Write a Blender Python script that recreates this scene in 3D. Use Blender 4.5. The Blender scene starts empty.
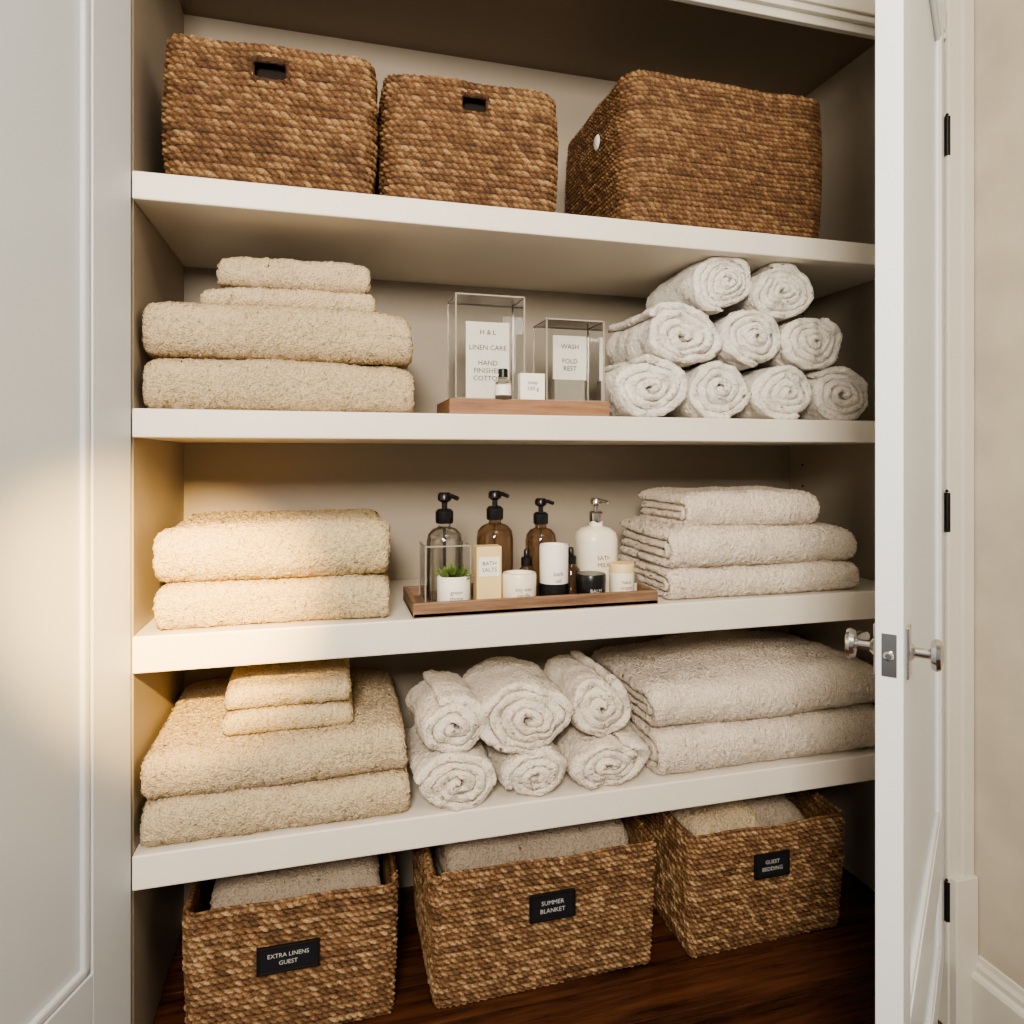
import bpy, bmesh, math, random
import numpy as np
from mathutils import Vector, Matrix
random.seed(4); rng=np.random.default_rng(7)
C=bpy.context.scene.collection

# ------------------------------------------------------------------ materials
def newmat(name):
    m=bpy.data.materials.new(name); m.use_nodes=True
    nt=m.node_tree; b=nt.nodes['Principled BSDF']
    return m,nt,b
def coords(nt,scale=(1,1,1),rot=(0,0,0)):
    tc=nt.nodes.new('ShaderNodeTexCoord'); mp=nt.nodes.new('ShaderNodeMapping')
    mp.inputs['Scale'].default_value=scale; mp.inputs['Rotation'].default_value=rot
    nt.links.new(tc.outputs['Object'],mp.inputs['Vector']); return mp.outputs[0]
def noise(nt,vec,scale,detail=3,rough=.5):
    n=nt.nodes.new('ShaderNodeTexNoise'); n.inputs['Scale'].default_value=scale
    n.inputs['Detail'].default_value=detail; n.inputs['Roughness'].default_value=rough
    nt.links.new(vec,n.inputs['Vector']); return n.outputs['Fac']
def ramp(nt,fac,stops):
    r=nt.nodes.new('ShaderNodeValToRGB')
    while len(r.color_ramp.elements)<len(stops): r.color_ramp.elements.new(.5)
    for e,(p,c) in zip(r.color_ramp.elements,stops):
        e.position=p; e.color=(*c,1)
    nt.links.new(fac,r.inputs[0]); return r.outputs[0]
def bump(nt,b,h,strength,dist):
    bp=nt.nodes.new('ShaderNodeBump'); bp.inputs['Strength'].default_value=strength
    bp.inputs['Distance'].default_value=dist
    nt.links.new(h,bp.inputs['Height']); nt.links.new(bp.outputs[0],b.inputs['Normal'])
def paint(name,col,var=.04,scale=4,rough=.55,bs=.08):
    m,nt,b=newmat(name); v=coords(nt)
    lo=tuple(c*(1-var) for c in col); hi=tuple(min(1,c*(1+var)) for c in col)
    nt.links.new(ramp(nt,noise(nt,v,scale,4),[(.3,lo),(.7,hi)]),b.inputs['Base Color'])
    b.inputs['Roughness'].default_value=rough
    bump(nt,b,noise(nt,v,180,2),bs,.001); return m
def plain(name,col,rough=.5,metal=0,trans=0,ior=1.45):
    m,nt,b=newmat(name)
    v=coords(nt); lo=tuple(c*.94 for c in col)
    nt.links.new(ramp(nt,noise(nt,v,40),[(.3,lo),(.7,col)]),b.inputs['Base Color'])
    b.inputs['Roughness'].default_value=rough; b.inputs['Metallic'].default_value=metal
    b.inputs['Transmission Weight'].default_value=trans; b.inputs['IOR'].default_value=ior
    return m
def terry(name,col,lof=.66,sc=215,bd=.006):
    m,nt,b=newmat(name); v=coords(nt)
    lo=tuple(c*lof*q for c,q in zip(col,(1.04,1,.92))); hi=tuple(min(1,c*1.08) for c in col)
    n1=noise(nt,v,sc,4,.75); n2=noise(nt,v,9,2)
    vo=nt.nodes.new('ShaderNodeTexVoronoi'); vo.inputs['Scale'].default_value=280; nt.links.new(v,vo.inputs['Vector'])
    h=nt.nodes.new('ShaderNodeMath'); h.operation='MULTIPLY_ADD'; nt.links.new(vo.outputs['Distance'],h.inputs[0]); h.inputs[1].default_value=-.45; nt.links.new(n1,h.inputs[2])
    h2=nt.nodes.new('ShaderNodeMath'); h2.operation='ADD'; nt.links.new(h.outputs[0],h2.inputs[0]); h2.inputs[1].default_value=.2
    mx=nt.nodes.new('ShaderNodeMath'); mx.operation='MULTIPLY_ADD'
    nt.links.new(n2,mx.inputs[0]); mx.inputs[1].default_value=.2; nt.links.new(h2.outputs[0],mx.inputs[2])
    nt.links.new(ramp(nt,mx.outputs[0],[(.36,lo),(.60,col),(.8,hi)]),b.inputs['Base Color'])  # ramp darkens the low pile: crevice shade put into the colour
    b.inputs['Roughness'].default_value=.95
    b.inputs['Specular IOR Level'].default_value=.10
    bump(nt,b,h2.outputs[0],1.0,bd); return m
def wicker(name,dark,mid,light):
    m,nt,b=newmat(name); v=coords(nt)
    at=nt.nodes.new('ShaderNodeAttribute'); at.attribute_name='tone_crevice_shade'
    n=noise(nt,coords(nt,(.6,.6,3)),170,4,.7)
    ma=nt.nodes.new('ShaderNodeMath'); ma.operation='MULTIPLY_ADD'
    nt.links.new(n,ma.inputs[0]); ma.inputs[1].default_value=.8
    nt.links.new(at.outputs['Fac'],ma.inputs[2])
    nt.links.new(ramp(nt,ma.outputs[0],[(.30,dark),(.64,mid),(1.0,light)]),b.inputs['Base Color'])
    b.inputs['Roughness'].default_value=.5
    bump(nt,b,n,1.0,.005); return m
def wood(name,c1,c2,rough=.4,axis='x',sc=1.0):
    m,nt,b=newmat(name)
    s={'x':(1.2,14,14),'y':(14,1.2,14)}[axis]
    v=coords(nt,tuple(q*sc for q in s)); f=noise(nt,v,3.2,6,.62)
    nt.links.new(ramp(nt,f,[(.3,c1),(.68,c2)]),b.inputs['Base Color'])
    b.inputs['Roughness'].default_value=rough; bump(nt,b,f,.25,.002); return m

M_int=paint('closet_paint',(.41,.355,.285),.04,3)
M_ceil=paint('closet_ceiling_shaded',(.24,.185,.135),.04,3)  # shadow at the closet top is put into this dark colour
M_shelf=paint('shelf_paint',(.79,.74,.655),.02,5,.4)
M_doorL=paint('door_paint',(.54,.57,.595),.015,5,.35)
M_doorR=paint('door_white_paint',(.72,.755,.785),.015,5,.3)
M_trim=paint('trim_paint',(.65,.625,.56),.02,5,.35)
M_wall=paint('wall_plaster',(.52,.47,.38),.10,7,.8,.2)
M_room=paint('room_ceiling_paint',(.85,.83,.78),.02,4)
M_darkwood=wood('dark_walnut_floor',(.014,.0055,.003),(.11,.042,.020),.22)
M_traywood=wood('tray_wood',(.15,.085,.05),(.30,.185,.115),.5,'x',2.5)
M_basewood=wood('display_base_wood',(.19,.098,.052),(.34,.19,.11),.45,'x',2)
M_tan=terry('terry_tan',(.76,.61,.41))
M_tan2=terry('terry_sand',(.80,.65,.45))
M_gold=terry('terry_straw',(.82,.67,.43))
M_blush=terry('terry_cream',(1,.88,.755),.80)
M_white=terry('terry_white',(1,.95,.88),.80,240,.0045)
M_ivory=terry('terry_ivory',(1,.905,.79),.79,230,.005)
M_grey=terry('terry_taupe',(.52,.43,.34))
M_wickA=wicker('seagrass_brown',(.040,.017,.007),(.215,.108,.045),(.60,.40,.20))
M_wickC=wicker('seagrass_auburn',(.040,.017,.007),(.195,.098,.042),(.48,.31,.15))
M_wickD=wicker('seagrass_honey',(.045,.021,.009),(.27,.143,.062),(.72,.52,.30))
M_dark=plain('hole_shade',(.02,.015,.012),.9)  # near-black colour standing in for shade inside openings
M_black=plain('black_plastic',(.012,.012,.013),.28)
M_slate=plain('chalkboard_black',(.010,.012,.016),.5)
M_frame=plain('label_frame_metal',(.03,.028,.026),.35,.6)
M_text=plain('chalk_text',(.55,.55,.54),.8)
M_ink=plain('ink_text',(.08,.07,.06),.7)
M_card=plain('card_white',(.86,.83,.76),.7)
M_paper=plain('label_paper',(.90,.86,.78),.6)
M_cream=plain('ceramic_cream',(.88,.80,.66),.3)
M_creamD=plain('box_straw_yellow',(.80,.62,.32),.5)
M_chrome=plain('polished_nickel',(.62,.61,.59),.18,1)
M_amber=plain('amber_glass',(.34,.22,.13),.04,0,.85)
M_smoke=plain('clear_tinted_glass',(.88,.84,.76),.03,0,.96)
M_leaf=plain('succulent_green',(.13,.19,.05),.5)
M_hinge=plain('hinge_black',(.015,.015,.015),.35,.5)
def clear(name):
    m=bpy.data.materials.new(name); m.use_nodes=True; nt=m.node_tree
    for n in list(nt.nodes): nt.nodes.remove(n)
    o=nt.nodes.new('ShaderNodeOutputMaterial'); mx=nt.nodes.new('ShaderNodeMixShader')
    t=nt.nodes.new('ShaderNodeBsdfTransparent'); t.inputs[0].default_value=(.93,.94,.93,1)
    g=nt.nodes.new('ShaderNodeBsdfGlossy'); g.inputs['Roughness'].default_value=.04
    lw=nt.nodes.new('ShaderNodeFresnel'); lw.inputs[0].default_value=1.35
    nt.links.new(lw.outputs[0],mx.inputs[0]); nt.links.new(t.outputs[0],mx.inputs[1]); nt.links.new(g.outputs[0],mx.inputs[2])
    nt.links.new(mx.outputs[0],o.inputs[0]); return m
M_acrylic=clear('clear_acrylic')
M_edge=plain('acrylic_edge',(.50,.46,.40),.15,0,.3)

# ------------------------------------------------------------------ helpers
def addobj(name,me,loc=(0,0,0),rot=(0,0,0),parent=None,mats=(),smooth=False):
    o=bpy.data.objects.new(name,me); C.objects.link(o)
    for m in mats: me.materials.append(m)
    o.location=loc; o.rotation_euler=rot
    if parent: o.parent=parent
    if smooth:
        me.polygons.foreach_set('use_smooth',np.ones(len(me.polygons),bool))
    return o
def empty(name,loc=(0,0,0),rot=(0,0,0)):
    o=bpy.data.objects.new(name,None); C.objects.link(o); o.location=loc; o.rotation_euler=rot
    o.empty_display_size=.02; return o
def bm_box(bm,x0,x1,y0,y1,z0,z1,mi=0,bev=0,seg=2):
    vs=[bm.verts.new(p) for p in [(x0,y0,z0),(x1,y0,z0),(x1,y1,z0),(x0,y1,z0),(x0,y0,z1),(x1,y0,z1),(x1,y1,z1),(x0,y1,z1)]]
    fs=[bm.faces.new([vs[i] for i in f]) for f in [(0,3,2,1),(4,5,6,7),(0,1,5,4),(1,2,6,5),(2,3,7,6),(3,0,4,7)]]
    for f in fs: f.material_index=mi
    if bev>0:
        es=list({e for f in fs for e in f.edges})
        r=bmesh.ops.bevel(bm,geom=es,offset=bev,segments=seg,affect='EDGES',profile=.5)
        for f in r['faces']: f.material_index=mi
def boxes(name,lst,mat,loc=(0,0,0),rot=(0,0,0),parent=None,bev=.002,smooth=False):
    bm=bmesh.new()
    for b in lst: bm_box(bm,*b,bev=bev)
    me=bpy.data.meshes.new(name); bm.to_mesh(me); bm.free()
    return addobj(name,me,loc,rot,parent,[mat],smooth)
def lathe(name,prof,mat,loc=(0,0,0),parent=None,n=40,sx=1,sy=1,rot=(0,0,0),sq=1.0):
    V=[];F=[]
    for r,z in prof:
        for i in range(n):
            a=2*math.pi*i/n; c,s=math.cos(a),math.sin(a)
            if sq!=1: c=math.copysign(abs(c)**sq,c); s=math.copysign(abs(s)**sq,s)
            V.append((r*c*sx,r*s*sy,z))
    for k in range(len(prof)-1):
        for i in range(n):
            j=(i+1)%n; F.append((k*n+i,k*n+j,(k+1)*n+j,(k+1)*n+i))
    F.append(tuple(range(n-1,-1,-1))); F.append(tuple((len(prof)-1)*n+i for i in range(n)))
    me=bpy.data.meshes.new(name); me.from_pydata(V,[],F)
    o=addobj(name,me,loc,rot,parent,[mat],True)
    md=o.modifiers.new('split','EDGE_SPLIT'); md.split_angle=math.radians(40)
    return o
def tube(name,pts,r,mat,parent=None,loc=(0,0,0),cyclic=False,rot=(0,0,0)):
    cu=bpy.data.curves.new(name,'CURVE'); cu.dimensions='3D'; cu.bevel_depth=r; cu.bevel_resolution=4; cu.use_fill_caps=True
    sp=cu.splines.new('POLY'); sp.points.add(len(pts)-1)
    for p,q in zip(sp.points,pts): p.co=(*q,1)
    sp.use_cyclic_u=cyclic
    tmp=bpy.data.objects.new('tmp',cu); C.objects.link(tmp)
    dg=bpy.context.evaluated_depsgraph_get(); me=bpy.data.meshes.new_from_object(tmp.evaluated_get(dg))
    bpy.data.objects.remove(tmp); me.name=name; me.materials.clear()
    return addobj(name,me,loc,rot,parent,[mat],True)
def text(name,body,size,mat,loc,parent,radius=None,space=1.1,rotz=0,rotx=0):
    cu=bpy.data.curves.new(name,'FONT'); cu.body=body; cu.size=size; cu.align_x='CENTER'; cu.align_y='CENTER'
    cu.space_line=space; cu.extrude=0; cu.resolution_u=2
    tmp=bpy.data.objects.new('tmp',cu); C.objects.link(tmp)
    dg=bpy.context.evaluated_depsgraph_get(); me=bpy.data.meshes.new_from_object(tmp.evaluated_get(dg))
    bpy.data.objects.remove(tmp); me.name=name; me.materials.clear()
    for v in me.vertices:
        x,y,_=v.co
        v.co=(x,0,y) if radius is None else (radius*math.sin(x/radius),-radius*math.cos(x/radius),y)
    return addobj(name,me,loc,(rotx,0,rotz),parent,[mat])
def wob(P,freq,seed,n=7):
    r=np.random.default_rng(seed); out=np.zeros(len(P))
    for _ in range(n):
        d=r.normal(size=3); d/=np.linalg.norm(d); out+=np.sin(P@d*freq*r.uniform(.6,1.5)+r.uniform(0,6.28))
    return out/math.sqrt(n)*1.0
def resample(p,step):
    p=np.asarray(p,float); d=np.r_[0,np.cumsum(np.linalg.norm(np.diff(p,axis=0),axis=1))]
    n=max(4,int(d[-1]/step)); t=np.linspace(0,d[-1],n)
    return np.c_[np.interp(t,d,p[:,0]),np.interp(t,d,p[:,1])]
def ribbon(cl,th,L,step,edge=.012):
    cl=resample(cl,step); N=len(cl)
    t=np.gradient(cl,axis=0); t/=np.linalg.norm(t,axis=1)[:,None]; nrm=np.c_[-t[:,1],t[:,0]]
    s=np.arange(N)*step; e=np.minimum(s,s[::-1]); pe=np.clip(e/(th*.6),0,1); pf=np.sqrt(np.clip(1-(1-pe)**2,.12,1))
    nin=max(2,int((L-2*edge)/step))
    w=np.r_[edge*(1-np.cos(np.linspace(0,math.pi/2,5)[:-1])), np.linspace(edge,L-edge,nin), L-edge*(1-np.cos(np.linspace(0,math.pi/2,5)[:-1]))[::-1]]
    we=np.clip(np.minimum(w,L-w)/edge,0,1); wf=np.sqrt(np.clip(1-(1-we)**2,.06,1))
    S=len(w); V=np.zeros((S,2,N,3))
    for k,sg in ((0,1),(1,-1)):
        h=th*.5*pf[None,:]*wf[:,None]
        V[:,k,:,0]=cl[None,:,0]+sg*nrm[None,:,0]*h; V[:,k,:,1]=cl[None,:,1]+sg*nrm[None,:,1]*h
        V[:,k,:,2]=w[:,None]
    idx=np.arange(S*2*N).reshape(S,2,N); F=[]
    def q(a,b,c,d): F.append(np.stack([a.ravel(),b.ravel(),c.ravel(),d.ravel()],1))
    q(idx[:-1,0,:-1],idx[:-1,0,1:],idx[1:,0,1:],idx[1:,0,:-1])
    q(idx[:-1,1,:-1],idx[1:,1,:-1],idx[1:,1,1:],idx[:-1,1,1:])
    q(idx[:-1,0,0],idx[1:,0,0],idx[1:,1,0],idx[:-1,1,0])
    q(idx[:-1,0,-1],idx[:-1,1,-1],idx[1:,1,-1],idx[1:,0,-1])
    q(idx[0,0,:-1],idx[0,1,:-1],idx[0,1,1:],idx[0,0,1:])
    q(idx[-1,0,:-1],idx[-1,0,1:],idx[-1,1,1:],idx[-1,1,:-1])
    return V.reshape(-1,3),np.concatenate(F)
def fastmesh(name,V,F):
    me=bpy.data.meshes.new(name); me.vertices.add(len(V)); me.vertices.foreach_set('co',V.astype(np.float32).ravel())
    me.loops.add(F.size); me.loops.foreach_set('vertex_index',F.astype(np.int32).ravel())
    me.polygons.add(len(F)); me.polygons.foreach_set('loop_start',np.arange(0,F.size,4,dtype=np.int32))
    me.polygons.foreach_set('loop_total',np.full(len(F),4,np.int32))
    me.update(calc_edges=True); me.validate()
    bm=bmesh.new(); bm.from_mesh(me); bmesh.ops.recalc_face_normals(bm,faces=bm.faces); bm.to_mesh(me); bm.free()
    return me
SEED=[10]
def towel(x0,x1,y0,y1,z0,z1,mat,name='folded_towel',rot=0,layers=2,soft=1.0,flat=.72,drape=0):
    """folded terry towel, round fold to the front (-y)"""
    SEED[0]+=1; sd=SEED[0]; T=z1-z0; D=y1-y0; L=x1-x0
    def U(c,uc,ru,ue):
        a=np.linspace(-math.pi/2,math.pi/2,40)
        cu=np.sign(np.cos(a))*np.abs(np.cos(a))**flat; sv=np.sign(np.sin(a))*np.abs(np.sin(a))**flat
        arc=np.c_[uc-ru*cu,c*sv]
        return np.r_[[[ue,-c]],arc,[[ue,c]]]
    if layers==2:
        a=T/4*.98; Vs=[];Fs=[];off=0
        for (c,uc,ru,ue,st) in ((T/2-a/2,T*.5,T*.5-a/2,D,.0034),(T/8,T*.5,T*.22-a/2,D-.012,.008)):
            V,F=ribbon(U(c,uc,max(ru,.004),ue),a,L,st,min(.014,a*.55)); Vs.append(V);Fs.append(F+off);off+=len(V)
        V=np.concatenate(Vs);F=np.concatenate(Fs)
    else:
        a=T/2*.98
        V,F=ribbon(U(T/2-a/2,T*.5,T*.5-a/2,D),a,L,.0034,min(.014,a*.5))
    P=np.c_[V[:,2],V[:,0],V[:,1]+T/2]     # x,y,z
    hz=np.clip(P[:,2]/T,0,1)
    k=soft
    Q=P.copy()
    Q[:,2]+=hz*(.0038*k*wob(P*[1,1,.3],16,sd)+.0016*wob(P,60,sd+3))
    Q[:,1]+=.0038*k*wob(P*[1,.4,1],13,sd+5)+.0016*wob(P,55,sd+6)
    Q[:,0]+=.003*k*wob(P*[.3,1,1.5],20,sd+7)
    ex=np.clip(np.minimum(P[:,0],L-P[:,0])/.05,0,1); Q[:,2]-=hz*(1-ex)**2*.009*k
    if drape: Q[:,2]+=hz*drape*np.sin(np.clip(P[:,0]/L,0,1)*math.pi*1.15-.25)*(.35+.65*np.clip(P[:,1]/D,0,1))
    Q+=rng.normal(size=Q.shape)*.0013
    Q[:,2]=np.maximum(Q[:,2],.0005)
    Q[:,0]-=L/2; Q[:,1]-=D/2
    me=fastmesh(name,Q,F)
    return addobj(name,me,((x0+x1)/2,(y0+y1)/2,z0),(0,0,rot),None,[mat],True)
def roll(xc,zc,rx,rz,y0,L,mat,turns=3.2,rot=0,name='rolled_towel',start=0.0,dir=1):
    SEED[0]+=1; sd=SEED[0]; Rm=(rx+rz)/2
    t=np.linspace(0,1,400); th=Rm/(turns+.45)
    ang=start+dir*2*math.pi*turns*t; r0=.25*th
    r=r0+(Rm-th/2-r0)*t
    r=r*(1+.05*np.sin(ang*2+sd)+.04*np.sin(ang*3.1+sd*2)*(t<.85))
    cl=np.c_[r*np.cos(ang),r*np.sin(ang)]
    V,F=ribbon(cl,th*.94,L,.0036,min(.009,th*.45))
    for i,R in ((0,rx),(1,rz)):
        lo,hi=V[:,i].min(),V[:,i].max(); V[:,i]=(V[:,i]-(lo+hi)/2)/((hi-lo)/2)*R
    P=np.c_[V[:,0],V[:,2],V[:,1]]
    Q=P.copy()
    rad=np.hypot(P[:,0]/rx,P[:,2]/rz)
    Q[:,0]+=.0032*wob(P,40,sd)+.0019*wob(P,95,sd+1); Q[:,2]+=.0028*wob(P,40,sd+2)+.0019*wob(P,95,sd+4)
    fr=1-np.clip(P[:,1]/.05,0,1)
    Q[:,1]+=(.0045*wob(P,60,sd+3)+.004*wob(P,130,sd+8)+.016*(rad-.6))*fr
    Q+=rng.normal(size=Q.shape)*.0010
    Q[:,2]=np.maximum(Q[:,2],-rz*.99); Q[:,1]-=L/2
    me=fastmesh(name,Q,F)
    return addobj(name,me,(xc,y0+L/2,zc),(0,0,rot),None,[mat],True)

def basket(x0,x1,y0,y1,z0,z1,mat,hr=.017,ws=.024,amp=.0045,rc=.035,taper=.0,bulge=.006,handle=None,name='wicker_basket'):
    """woven basket: displaced continuous wall, rolled rim, inner wall & base"""
    SEED[0]+=1; sd=SEED[0]; r=np.random.default_rng(sd)
    a=(x1-x0)/2; b=(y1-y0)/2; H=z1-z0; W=.013
    pts=[];nr=[]
    step=.0022
    def line(p,q,n):
        L=math.dist(p,q); k=max(2,int(L/step))
        for i in range(k):
            t=i/k; pts.append((p[0]+(q[0]-p[0])*t,p[1]+(q[1]-p[1])*t)); nr.append(n)
    def arc(cx,cy,a0):
        k=max(6,int(rc*math.pi/2/step))
        for i in range(k):
            an=a0+math.pi/2*i/k; pts.append((cx+rc*math.cos(an),cy+rc*math.sin(an))); nr.append((math.cos(an),math.sin(an)))
    line((-a+rc,-b),(a-rc,-b),(0,-1)); arc(a-rc,-b+rc,-math.pi/2)
    line((a,-b+rc),(a,b-rc),(1,0)); arc(a-rc,b-rc,0)
    line((a-rc,b),(-a+rc,b),(0,1)); arc(-a+rc,b-rc,math.pi/2)
    line((-a,b-rc),(-a,-b+rc),(-1,0)); arc(-a+rc,-b+rc,math.pi)
    B=np.array(pts);Nn=np.array(nr);M=len(B)
    s=np.r_[0,np.cumsum(np.linalg.norm(np.diff(np.r_[B,B[:1]],axis=0),axis=1))][:-1]; per=s[-1]+step
    ncell=round(per/ws); ws=per/ncell
    nz=int(H/.0019); prof=[(.006,0.0)]+[(0 if z>.006 else .003,z) for z in np.linspace(.003,H-.008,nz)]
    prof+=[(W/2-W/2*math.cos(t),H-.008+.008*math.sin(t)) for t in np.linspace(.25,math.pi-.25,7)]
    nout=len(prof)
    prof+=[(W,z) for z in np.linspace(H-.008,.01,int(H/.006))]
    prof=np.array(prof); K=len(prof)
    lc=np.r_[0,np.cumsum(np.linalg.norm(np.diff(prof,axis=0),axis=1))]
    nrow=round(H/hr); hr=H/nrow
    j=np.floor(lc/hr); v=lc/hr-j
    V=np.zeros((K,M,3)); tone_crevice_shade=np.zeros((K,M))
    tab=r.uniform(0,1,(400,ncell+8)); rowt=r.uniform(-.06,.06,400); ph=r.uniform(0,1,400)
    for k in range(K):
        jj=int(j[k])
        wav=.16*np.sin(s*31+jj*1.3)+.12*np.sin(s*77+jj*3.1)
        v_=np.clip(v[k],0,1)
        u=s/ws+ph[jj]+.85*(v[k]-.5)+.26*np.sin(s*40+jj*2.1)+.12*np.sin(s*93+jj*4.7)
        ui=np.floor(u).astype(int)%ncell; uf=u-np.floor(u)-.5
        vv=np.clip(2*v_-1+wav*(1-(2*v_-1)**2),-1,1)
        dome=np.sqrt(np.clip(1-(2*uf)**2,0,1)); row=np.sqrt(np.clip(1-vv**2,0,1))
        hgt=dome*row
        blade=.12*np.sin((uf*.9+vv*.6)*18+ui*1.7)
        tn=tab[jj,ui]
        d=amp*(hgt-.45+blade*.6*hgt)*(.65+.7*tn)+amp*.35*(uf)
        z=prof[k,1]; tz=z/H
        ins=prof[k,0]+taper*(1-tz)-bulge*math.sin(math.pi*min(1,tz))
        big=.0025*np.sin(s*9+sd)*math.sin(tz*3+sd)
        if k<nout: ins_=ins-d-big
        else: ins_=ins+d*.4-big
        V[k,:,0]=B[:,0]-Nn[:,0]*ins_; V[k,:,1]=B[:,1]-Nn[:,1]*ins_
        V[k,:,2]=z+.0016*np.sin(s*14+sd)*tz+.0018*np.sin(s*33+sd*2)*tz + (d*.5 if prof[k,1]>H-.007 else 0)
        tone_crevice_shade[k]=0+.30*tn**1.4+rowt[jj]+.42*(hgt-.45)+.5*blade  # random straw tone plus crevice shade painted from weave height
    idx=np.arange(K*M).reshape(K,M); nx=np.roll(idx,-1,axis=1)
    F=np.stack([idx[:-1],nx[:-1],nx[1:],idx[1:]],-1).reshape(-1,4)
    if handle is not None:
        hx,hz,hw,hh=handle
        cen=V.reshape(-1,3)[F].mean(1)
        inside=((np.abs((cen[:,0]-hx)/hw)**4+np.abs((cen[:,2]-hz)/hh)**4)<1)&(cen[:,1]<-b*.5)
        F=F[~inside]
    Vf=V.reshape(-1,3)
    me=bpy.data.meshes.new(name); me.vertices.add(len(Vf)); me.vertices.foreach_set('co',Vf.astype(np.float32).ravel())
    me.loops.add(F.size+2*M); me.loops.foreach_set('vertex_index',np.r_[F.ravel(),idx[0][::-1],idx[-1]].astype(np.int32))
    me.polygons.add(len(F)+2); me.polygons.foreach_set('loop_start',np.r_[np.arange(0,F.size,4),F.size,F.size+M].astype(np.int32))
    me.polygons.foreach_set('loop_total',np.r_[np.full(len(F),4),M,M].astype(np.int32))
    me.update(calc_edges=True)
    at=me.attributes.new('tone_crevice_shade','FLOAT','POINT'); at.data.foreach_set('value',tone_crevice_shade.ravel().astype(np.float32))
    o=addobj(name,me,((x0+x1)/2,(y0+y1)/2,z0),(0,0,0),None,[mat],True)
    if handle is not None:
        pr=[]
        for i in range(48):
            an=2*math.pi*i/48; c,s_=math.cos(an),math.sin(an)
            pr.append((hx+math.copysign(abs(c)**.5,c)*hw*1.08,-b+W*.40-bulge*.8+.0022*math.sin(i*2.1),hz+math.copysign(abs(s_)**.5,s_)*hh*1.12))
        tube('handle_rim',pr,.0068,mat,o,cyclic=True)
        boxes('hole_shade_sheet',[(hx-hw*1.6,hx+hw*1.6,-b+W+.010,-b+W+.013,hz-hh*1.9,hz+hh*1.5)],M_dark,parent=o,bev=0)  # added dark sheet standing in for the shade inside the basket
    return o

def label_plate(par,lx,lz,w,h,yb,txt,rx=0):
    g=boxes('label_plate',[(-w/2,w/2,-.003,.003,-h/2,h/2)],M_slate,(lx,yb,lz),(rx,0,0),par,.001)
    e=.0022
    boxes('label_frame',[(-w/2-e,w/2+e,-.005,.002,h/2-e,h/2+e),(-w/2-e,w/2+e,-.005,.002,-h/2-e,-h/2+e),(-w/2-e,-w/2+e,-.005,.002,-h/2,h/2),(w/2-e,w/2+e,-.005,.002,-h/2,h/2)],M_frame,parent=g,bev=.0008)
    text('label_text',txt,h*.25,M_text,(0,-.0036,0),g,space=1.25)

# ------------------------------------------------------------------ room shell
SH=[(1.91,.05),(1.4885,.052),(1.083,.066),(.694,.062)]
WR=1.70; D=.45
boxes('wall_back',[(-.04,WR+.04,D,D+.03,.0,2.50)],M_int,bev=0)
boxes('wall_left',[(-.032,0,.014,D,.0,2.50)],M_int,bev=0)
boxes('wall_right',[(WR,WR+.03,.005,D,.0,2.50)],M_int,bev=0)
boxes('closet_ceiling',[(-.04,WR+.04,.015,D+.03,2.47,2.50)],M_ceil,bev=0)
for z,t in SH:
    boxes('shelf',[(.0005,WR-.0005,0,D-.0005,z-t,z)],M_shelf,bev=.003)
pl=[(.001,1.61,-.10,0,0.0,.262),(.001,WR-.001,.0,D-.001,0,.262)]
for i,(ya,yb) in enumerate(((-.10,.0),(.0,.11),(.11,.22),(.22,.33),(.33,D-.001))):
    pl.append((.001,1.61 if i==0 else WR-.001,ya+.0012,yb-.0012,.262,.28))
boxes('closet_base_platform',pl,M_darkwood,bev=.0015)
pins=[]
for z in np.arange(.42,2.4,.064):
    for y in (.05,.39): pins.append((WR-.001,WR+.002,y-.003,y+.003,z-.003,z+.003))
boxes('trim_shelf_pin_holes',pins,M_dark,bev=0)
boxes('floor',[(-2.2,1.90,-3.6,.5,-.03,0)],M_darkwood,bev=0)
boxes('ceiling',[(-2.2,1.90,-3.6,.02,2.85,2.88)],M_room,bev=0)
boxes('wall_front_left',[(-2.2,-.13,.0,.04,0,2.85)],M_wall,bev=0)
boxes('wall_front_head',[(-.13,1.874,.014,.04,2.505,2.85)],M_wall,bev=0)
boxes('wall_side',[(1.874,1.90,-3.6,.04,0,2.85)],M_wall,bev=0)
boxes('trim_head',[(-.036,1.80,.000,.014,2.405,2.85),(-.02,1.795,-.008,.0,2.45,2.50),(-.02,1.795,-.012,.0,2.425,2.437)],M_trim,bev=.002)
boxes('trim_left',[(-.13,-.040,-.012,.03,0,2.85)],M_trim,bev=.003)
boxes('trim_right',[(1.802,1.872,-.010,.03,0,2.85),(1.835,1.872,-.020,-.008,0,2.85),(1.805,1.873,-.030,-.008,0,.375)],M_trim,bev=.003)
boxes('trim_jamb',[(WR,1.802,.030,.04,0,2.405)],M_trim,bev=0)
def extr(name,prof,y0,y1,mat):
    V=[];F=[];n=len(prof)
    for y in (y0,y1):
        for x,z in prof: V.append((x,y,z))
    for i in range(n-1): F.append((i,i+1,n+i+1,n+i))
    F.append(tuple(range(n))); F.append(tuple(range(2*n-1,n-1,-1)))
    me=bpy.data.meshes.new(name); me.from_pydata(V,[],F); return addobj(name,me,(0,0,0),(0,0,0),None,[mat])
extr('baseboard_side',[(1.874,0.0),(1.850,0.0),(1.850,.135),(1.854,.142),(1.862,.147),(1.862,.160),(1.868,.170),(1.870,.182),(1.874,.184)],-3.6,-.030,M_trim)

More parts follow.
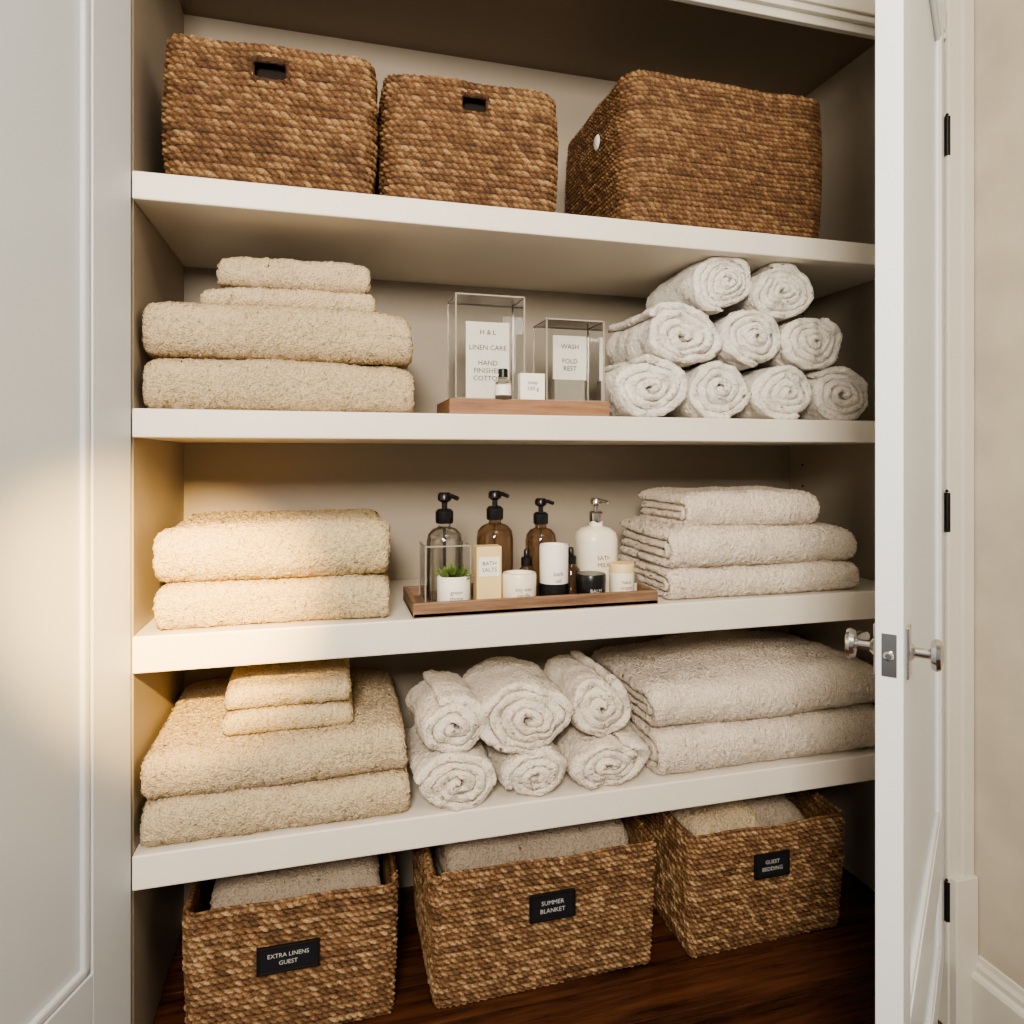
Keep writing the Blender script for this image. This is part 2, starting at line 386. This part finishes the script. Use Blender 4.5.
# ------------------------------------------------------------------ doors
def door(name,loc,rotz,w,z0,z1,sgn,mat,th=.035):
    root=empty(name,loc,(0,0,rotz))
    ys=1 if sgn<0 else -1
    def bx(a,b_,c,d,e,f):
        X=sorted((sgn*a,sgn*b_)); Y=sorted((ys*c,ys*d)); return (X[0],X[1],Y[0],Y[1],e,f)
    st=.095
    bm=bmesh.new()
    for b_ in [bx(0,st,0,th,z0,z1),bx(w-st,w,0,th,z0,z1),bx(st,w-st,0,th,z0,z0+.09),bx(st,w-st,0,th,.42,.56),bx(st,w-st,0,th,z1-.11,z1)]:
        bm_box(bm,*b_,bev=.0015)
    for (pz0,pz1) in ((z0+.09,.42),(.56,z1-.11)):
        bm_box(bm,*bx(st,w-st,.012,th-.012,pz0,pz1))
        for face in (0,1):
            yo=.002 if face==0 else th-.002; yi=.013 if face==0 else th-.013
            m_=.018
            a,b2=min(yo,yi),max(yo,yi)
            for b_ in [bx(st,st+m_,a,b2,pz0,pz1),bx(w-st-m_,w-st,a,b2,pz0,pz1),bx(st,w-st,a,b2,pz0,pz0+m_),bx(st,w-st,a,b2,pz1-m_,pz1)]:
                bm_box(bm,*b_,bev=.006,seg=3)
    me=bpy.data.meshes.new('door_leaf'); bm.to_mesh(me); bm.free()
    addobj('door_leaf',me,(0,0,0),(0,0,0),root,[mat])
    return root
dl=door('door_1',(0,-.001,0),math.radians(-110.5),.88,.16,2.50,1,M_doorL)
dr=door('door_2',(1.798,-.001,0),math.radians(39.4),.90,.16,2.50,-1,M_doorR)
for z in (2.19,1.267,.312):
    lathe('hinge_knuckle',[(.0065,-.048),(.0065,.048)],M_hinge,(.002,-.007,z),dr,16)
    lathe('hinge_finial',[(.002,.048),(.005,.051),(.003,.056)],M_hinge,(.002,-.007,z),dr,12)
for side,y in ((-1,0.0),(1,.035)):
    kr=(math.radians(90) if side<0 else math.radians(-90),0,0)
    boxes('handle_backplate',[(-.878,-.846,min(y,y+side*.005),max(y,y+side*.005),1.088,1.162)],M_chrome,parent=dr,bev=.002)
    lathe('handle_stem',[(.014,.004),(.011,.008),(.0072,.011),(.0072,.034)],M_chrome,(-.862,y,1.125),dr,32,rot=kr)
    yy=y+side*.034
    tube('handle_lever',[(-.868,yy,1.128),(-.858,yy,1.126),(-.835,yy+side*.002,1.124),(-.800,yy,1.121),(-.775,yy-side*.003,1.118)],.0085,M_chrome,dr)
    lathe('handle_turn',[(.004,.028),(.015,.031),(.017,.037),(.015,.042),(.006,.045)],M_chrome,(-.862,y,1.125),dr,24,rot=kr,sy=1.35)
boxes('latch_plate',[(-.9010,-.8998,.008,.027,1.095,1.155)],M_chrome,parent=dr,bev=.0003)
lathe('latch_bolt',[(.0065,0),(.0065,.006),(.004,.009)],M_chrome,(-.9005,.0175,1.125),dr,20,rot=(0,math.radians(-90),0))

# ------------------------------------------------------------------ top shelf baskets
z=1.91
basket(.046,.424,.03,.35,z,2.184,M_wickA,hr=.0138,ws=.0155,amp=.0078,handle=(-.005,.225,.032,.019))
basket(.446,.806,.03,.35,z,2.170,M_wickA,hr=.0130,ws=.0150,amp=.0075,handle=(.0,.215,.028,.018))
c=basket(.960,1.474,.02,.42,z,2.245,M_wickC,hr=.0105,ws=.0125,amp=.006,rc=.045,bulge=.008)
lathe('side_handle_ring',[(.014,0),(.018,.003),(.014,.006)],M_paper,(-.2655,-.06,.235),c,20,rot=(0,math.radians(-90),0))

# ------------------------------------------------------------------ second shelf
z=1.4885
towel(.012,.504,.018,.38,z,1.589,M_tan)
towel(.013,.499,.020,.385,1.588,1.691,M_tan)
towel(.105,.430,.05,.30,1.687,1.733,M_tan2,layers=1)
towel(.135,.422,.055,.30,1.731,1.790,M_tan2,layers=1)
boxes('display_base',[(.574,.926,.03,.20,z,z+.034)],M_basewood,bev=.003)
def acrylic(x0,x1,y0,y1,z0,z1,name='acrylic_display_box',top=True):
    root=empty(name,((x0+x1)/2,(y0+y1)/2,z0)); a=(x1-x0)/2;b=(y1-y0)/2;h=z1-z0
    me=bpy.data.meshes.new('panes')
    V=[(-a,-b,0),(a,-b,0),(a,b,0),(-a,b,0),(-a,-b,h),(a,-b,h),(a,b,h),(-a,b,h)]
    me.from_pydata(V,[],[(0,1,5,4),(1,2,6,5),(2,3,7,6),(3,0,4,7)]+([(4,5,6,7)] if top else [])); addobj('panes',me,(0,0,0),(0,0,0),root,[M_acrylic])
    e=.0015;L=[]
    for sx in(-a,a):
        for sy in(-b,b): L.append((sx-e,sx+e,sy-e,sy+e,0,h))
        for zz in(.0016,h): L.append((sx-e,sx+e,-b,b,zz-e,zz+e))
    for sy in(-b,b):
        for zz in(.0016,h): L.append((-a,a,sy-e,sy+e,zz-e,zz+e))
    boxes('box_edges',L,M_edge,parent=root,bev=0)
    return root
zb=z+.034
b1=acrylic(.592,.740,.055,.150,zb,1.742)
boxes('card',[(-.046,.050,-.004,.0,.004,.170)],M_card,(.0,-.01,0),(0,0,0),b1,.0006)
text('card_text','H & L\n.\nLINEN CARE\n\nHAND\nFINISHED\nCOTTON',.0150,M_ink,(.002,-.0148,.098),b1)
b2=acrylic(.790,.922,.055,.150,zb,1.700)
boxes('card',[(-.030,.050,-.004,.0,.055,.155)],M_card,(.0,.02,0),(0,0,0),b2,.0006)
boxes('card_stand',[(-.026,.046,-.004,.022,.0,.056)],M_edge,(.0,.02,0),(0,0,0),b2,.001)
text('card_text','WASH\n\nFOLD\nREST',.015,M_ink,(.010,.0150,.105),b2)
r_=empty('small_toiletry_bottle',(.690,.042,zb))
lathe('glass',[(.015,0),(.017,.003),(.017,.036),(.009,.044),(.009,.048)],M_smoke,(0,0,0),r_)
lathe('cap',[(.010,.046),(.010,.062),(.008,.064)],M_black,(0,0,0),r_)
lathe('label',[(.0174,.008),(.0174,.030)],M_paper,(0,0,0),r_)
r_=empty('small_gift_box',(.752,.041,zb))
boxes('carton',[(-.027,.027,-.009,.012,0,.056)],M_card,parent=r_,bev=.0015)
text('carton_text','soap\n100 g',.012,M_ink,(0,-.0095,.03),r_)
L=.30
for xc,zc,rx,rz,yy in ((1.030,1.558,.087,.070,.022),(1.199,1.554,.082,.066,.028),(1.366,1.554,.081,.066,.028),(1.530,1.555,.080,.067,.026),
                    (1.113,1.680,.090,.068,.030),(1.286,1.675,.082,.066,.028),(1.453,1.676,.083,.066,.030),
                    (1.207,1.799,.078,.066,.028),(1.372,1.796,.080,.066,.032)):
    roll(xc,zc,rx,rz,yy,.22+.03*random.random(),M_white,turns=random.choice([3.6,4.1,4.5]),start=random.uniform(0,6),rot=random.uniform(-.03,.03))

# ------------------------------------------------------------------ third shelf
z=1.083
towel(.034,.454,.012,.36,z,1.169,M_gold)
towel(.034,.456,.012,.36,1.168,1.276,M_gold,flat=.8)
tr=empty('wooden_tray',(.763,.100,z))
a=.265;b=.095
boxes('tray_board',[(-a,a,-b,b,0,.009)],M_traywood,parent=tr,bev=.001)
boxes('tray_rim',[(-a,a,-b,-b+.010,.0,.030),(-a,a,b-.010,b,.0,.030),(-a,-a+.010,-b+.01,b-.01,.0,.030),(a-.010,a,-b+.01,b-.01,.0,.030)],M_traywood,parent=tr,bev=.002)
zt=z+.0095
def pump(par,zb_,mat,s=1.0):
    lathe('pump_collar',[(.016*s,zb_),(.017*s,zb_+.004),(.017*s,zb_+.022*s),(.012*s,zb_+.027*s)],mat,(0,0,0),par,28)
    lathe('pump_stem',[(.0055*s,zb_+.025*s),(.0055*s,zb_+.042*s)],mat,(0,0,0),par,16)
    lathe('pump_head',[(.008*s,zb_+.040*s),(.013*s,zb_+.044*s),(.013*s,zb_+.054*s),(.010*s,zb_+.058*s)],mat,(0,0,0),par,24)
    tube('pump_nozzle',[(0,0,zb_+.051*s),(.012*s,-.016*s,zb_+.052*s),(.020*s,-.028*s,zb_+.048*s)],.0042*s,mat,par)
def bottle(x,y,r,h,neck,mat,pm,name='soap_pump_bottle',s=1.,sq=1.,lab=None,txt='',ts=.011,liquid=None):
    g=empty(name,(x,y,zt))
    lathe('bottle_body',[(r*.93,0),(r,.005),(r,h*.80),(r*.93,h*.90),(r*.68,h*.97),(neck,h*1.0),(neck,h+.012)],mat,(0,0,0),g,44,sq=sq)
    pump(g,h+.008,pm,s)
    if liquid:
        lathe('dip_tube',[(.0025,.006),(.0025,h)],M_black,(0,0,0),g,10)
    if lab:
        lathe('bottle_label',[(r+.0006,lab[0]),(r+.0006,lab[1])],M_paper,(0,0,0),g,44,sq=sq)
    if txt: text('label_text',txt,ts,M_ink,(0,0,(lab[0]+lab[1])/2 if lab else h*.5),g,radius=(r+.0012))
    return g
bottle(.582,.138,.039,.157,.014,M_smoke,M_black,s=1.15,liquid=.06)
bottle(.694,.132,.041,.163,.014,M_amber,M_black,s=1.1,liquid=.06)
bottle(.802,.135,.035,.150,.013,M_amber,M_black,s=1.0,liquid=.05)
bottle(.930,.120,.047,.152,.015,M_cream,M_chrome,s=.95,sq=.8,txt='BATH\nMILK',ts=.014)
acrylic(.534,.630,.092,.184,zt,zt+.120,name='clear_bottle_caddy',top=False)
def jar(name,x,y,r,h,mat,txt='',lid=None,ts=.011,tm=None):
    g=empty(name,(x,y,zt))
    lathe('jar_body',[(r*.92,0),(r,.004),(r,h-.004),(r*.95,h),(r*.82,h),(r*.80,h-.008)],mat,(0,0,0),g)
    if lid: lathe('jar_lid',[(r*1.02,h-.014),(r*1.02,h+.002),(r*.97,h+.005)],lid,(0,0,0),g)
    if txt: text('label_text',txt,ts,tm or M_ink,(0,0,h*.45),g,radius=r+.0008)
    return g
pj=jar('potted_succulent',.586,.048,.034,.066,M_paper,'green\nthyme')
bm=bmesh.new()
for i in range(110):
    an=random.uniform(0,6.28); el=random.uniform(.1,1.4); ln=random.uniform(.016,.036); rr=random.uniform(0,.018)
    base=Vector((math.cos(an)*rr,math.sin(an)*rr,.058)); d=Vector((math.cos(an)*math.cos(el),math.sin(an)*math.cos(el),math.sin(el)))
    sd=d.cross(Vector((0,0,1))).normalized()*ln*.25; up=d.cross(sd).normalized()*.002
    p=[base,base+d*ln*.5+sd+up,base+d*ln,base+d*ln*.5-sd+up,base+d*ln*.5-up*1.5]
    vs=[bm.verts.new(q) for q in p]
    bm.faces.new((vs[0],vs[1],vs[4]));bm.faces.new((vs[1],vs[2],vs[4]));bm.faces.new((vs[2],vs[3],vs[4]));bm.faces.new((vs[3],vs[0],vs[4]))
me=bpy.data.meshes.new('leaves'); bm.to_mesh(me); bm.free(); addobj('leaves',me,(0,0,0),(0,0,0),pj,[M_leaf])
g=empty('bath_salts_carton',(.662,.067,zt))
boxes('carton',[(-.027,.027,-.018,.018,0,.122)],M_creamD,parent=g,bev=.002)
boxes('carton_label',[(-.022,.022,-.0192,-.017,.06,.10)],M_paper,parent=g,bev=0)
text('carton_text','BATH\nSALTS',.012,M_ink,(0,-.0198,.08),g)
jar('candle_jar',.726,.045,.036,.066,M_cream,'soy wax\ncandle')
g=jar('lotion_tumbler',.806,.054,.031,.122,M_paper,'bath\noil',ts=.013)
lathe('dark_band',[(.0316,.006),(.0316,.040)],M_black,(0,0,0),g)
jar('balm_jar',.888,.046,.032,.052,M_black,'BALM',M_black,tm=M_text)
jar('cream_jar',.960,.044,.027,.072,M_cream,'hand\ncream',M_creamD)
for xx in (.758,.862):
    g=empty('dropper_bottle',(xx,.100,zt))
    lathe('dropper_body',[(.018,0),(.020,.003),(.020,.058),(.012,.068),(.010,.074)],M_amber,(0,0,0),g,28)
    lathe('dropper_cap',[(.012,.072),(.012,.088),(.006,.091),(.006,.104),(.003,.108)],M_black,(0,0,0),g,24)
jar('balm_jar',.996,.085,.019,.040,M_cream,'',M_chrome)
towel(1.062,1.562,.010,.31,z,1.154,M_blush,flat=.9)
towel(1.068,1.556,.010,.31,1.152,1.241,M_blush,flat=.9,soft=1.3)
towel(1.118,1.474,.035,.28,1.237,1.322,M_blush,layers=2,flat=.9,soft=1.2)

# ------------------------------------------------------------------ fourth shelf
z=.694
towel(.011,.490,.0,.40,z,.779,M_tan2)
towel(.012,.488,.004,.41,.777,.872,M_tan2,soft=1.3)
towel(.143,.384,.045,.25,.866,.917,M_gold,layers=1)
towel(.146,.380,.045,.25,.915,.967,M_gold,layers=1)
roll(.584,z+.055,.083,.055,.000,.22,M_ivory,3.3,start=1)
roll(.750,z+.049,.072,.049,.002,.22,M_ivory,3.1,start=3)
roll(.922,z+.052,.092,.052,.002,.22,M_ivory,3.4,start=5)
roll(.580,z+.166,.068,.060,.010,.20,M_ivory,3.0,start=2,rot=.04)
roll(.733,z+.162,.104,.074,.004,.22,M_ivory,4.2,start=4)
roll(.906,z+.166,.068,.066,.022,.22,M_ivory,3.2,start=0,rot=.04)
towel(1.038,1.640,.006,.37,z,.798,M_blush,flat=.85)
towel(1.025,1.640,.008,.37,.796,.898,M_blush,flat=.95,soft=2.0,drape=.022)

# ------------------------------------------------------------------ bottom baskets
z=.28
d=basket(.074,.472,.035,.36,z,.550,M_wickD,hr=.0122,ws=.0142,amp=.0065,rc=.022,taper=.010,bulge=.002)
label_plate(d,-.010,.168,.110,.046,-.170,'EXTRA LINENS\nGUEST')
e=basket(.536,1.036,.022,.36,z,.556,M_wickD,hr=.0118,ws=.0138,amp=.0064,rc=.022,taper=.010,bulge=.002)
label_plate(e,.003,.184,.096,.052,-.177,'SUMMER\nBLANKET')
f=basket(1.108,1.524,.012,.33,z,.556,M_wickD,hr=.0122,ws=.0142,amp=.0065,rc=.022,taper=.012,bulge=.002)
label_plate(f,-.004,.194,.086,.050,-.167,'GUEST\nBEDDING')
towel(.115,.440,.075,.33,.44,.562,M_grey,soft=1.5)
towel(.575,.990,.065,.33,.44,.576,M_grey,soft=1.5)
towel(1.150,1.330,.06,.29,.44,.565,M_tan2,soft=2,rot=.15)
towel(1.320,1.475,.07,.28,.44,.550,M_grey,soft=2,rot=-.1)

# ------------------------------------------------------------------ lights
def area(name,loc,target,size,power,col):
    l=bpy.data.lights.new(name,'AREA'); l.size=size; l.energy=power; l.color=col
    o=bpy.data.objects.new(name,l); C.objects.link(o); o.location=loc
    o.rotation_euler=(Vector(target)-Vector(loc)).to_track_quat('-Z','Y').to_euler(); return o
area('key_area_light',(-.02,-2.2,2.15),(1.0,0,1.0),.5,74,(1,.90,.77))  # added key light behind the camera, no known fixture
area('overhead_fill_light',(.7,-1.3,2.78),(.75,.1,1.0),.5,12,(1,.86,.70))  # added fill light from above, no known fixture
sp=bpy.data.lights.new('warm_lamp','SPOT'); sp.energy=560; sp.color=(1,.62,.20); sp.spot_size=math.radians(24); sp.spot_blend=.9; sp.shadow_soft_size=.02
so=bpy.data.objects.new('warm_lamp',sp); C.objects.link(so); so.location=(.24,-1.32,1.70)
so.rotation_euler=(Vector((.06,.05,1.12))-so.location).to_track_quat('-Z','Y').to_euler()
w=bpy.data.worlds.new('world'); bpy.context.scene.world=w; w.use_nodes=True
bg=w.node_tree.nodes['Background']; bg.inputs[0].default_value=(1,.985,.96,1); bg.inputs[1].default_value=.32
try: bpy.context.scene.view_settings.look='AgX - Medium High Contrast'
except Exception as ex: print(ex)

# ------------------------------------------------------------------ camera
cd=bpy.data.cameras.new('camera'); cam=bpy.data.objects.new('camera',cd); C.objects.link(cam)
cd.sensor_width=36; cd.lens=36*678/1024; cd.shift_y=-54/1024; cd.clip_start=.02
cam.location=(.338,-1.334,1.40); cam.rotation_euler=(math.radians(90),0,math.radians(-15.1))
bpy.context.scene.camera=cam
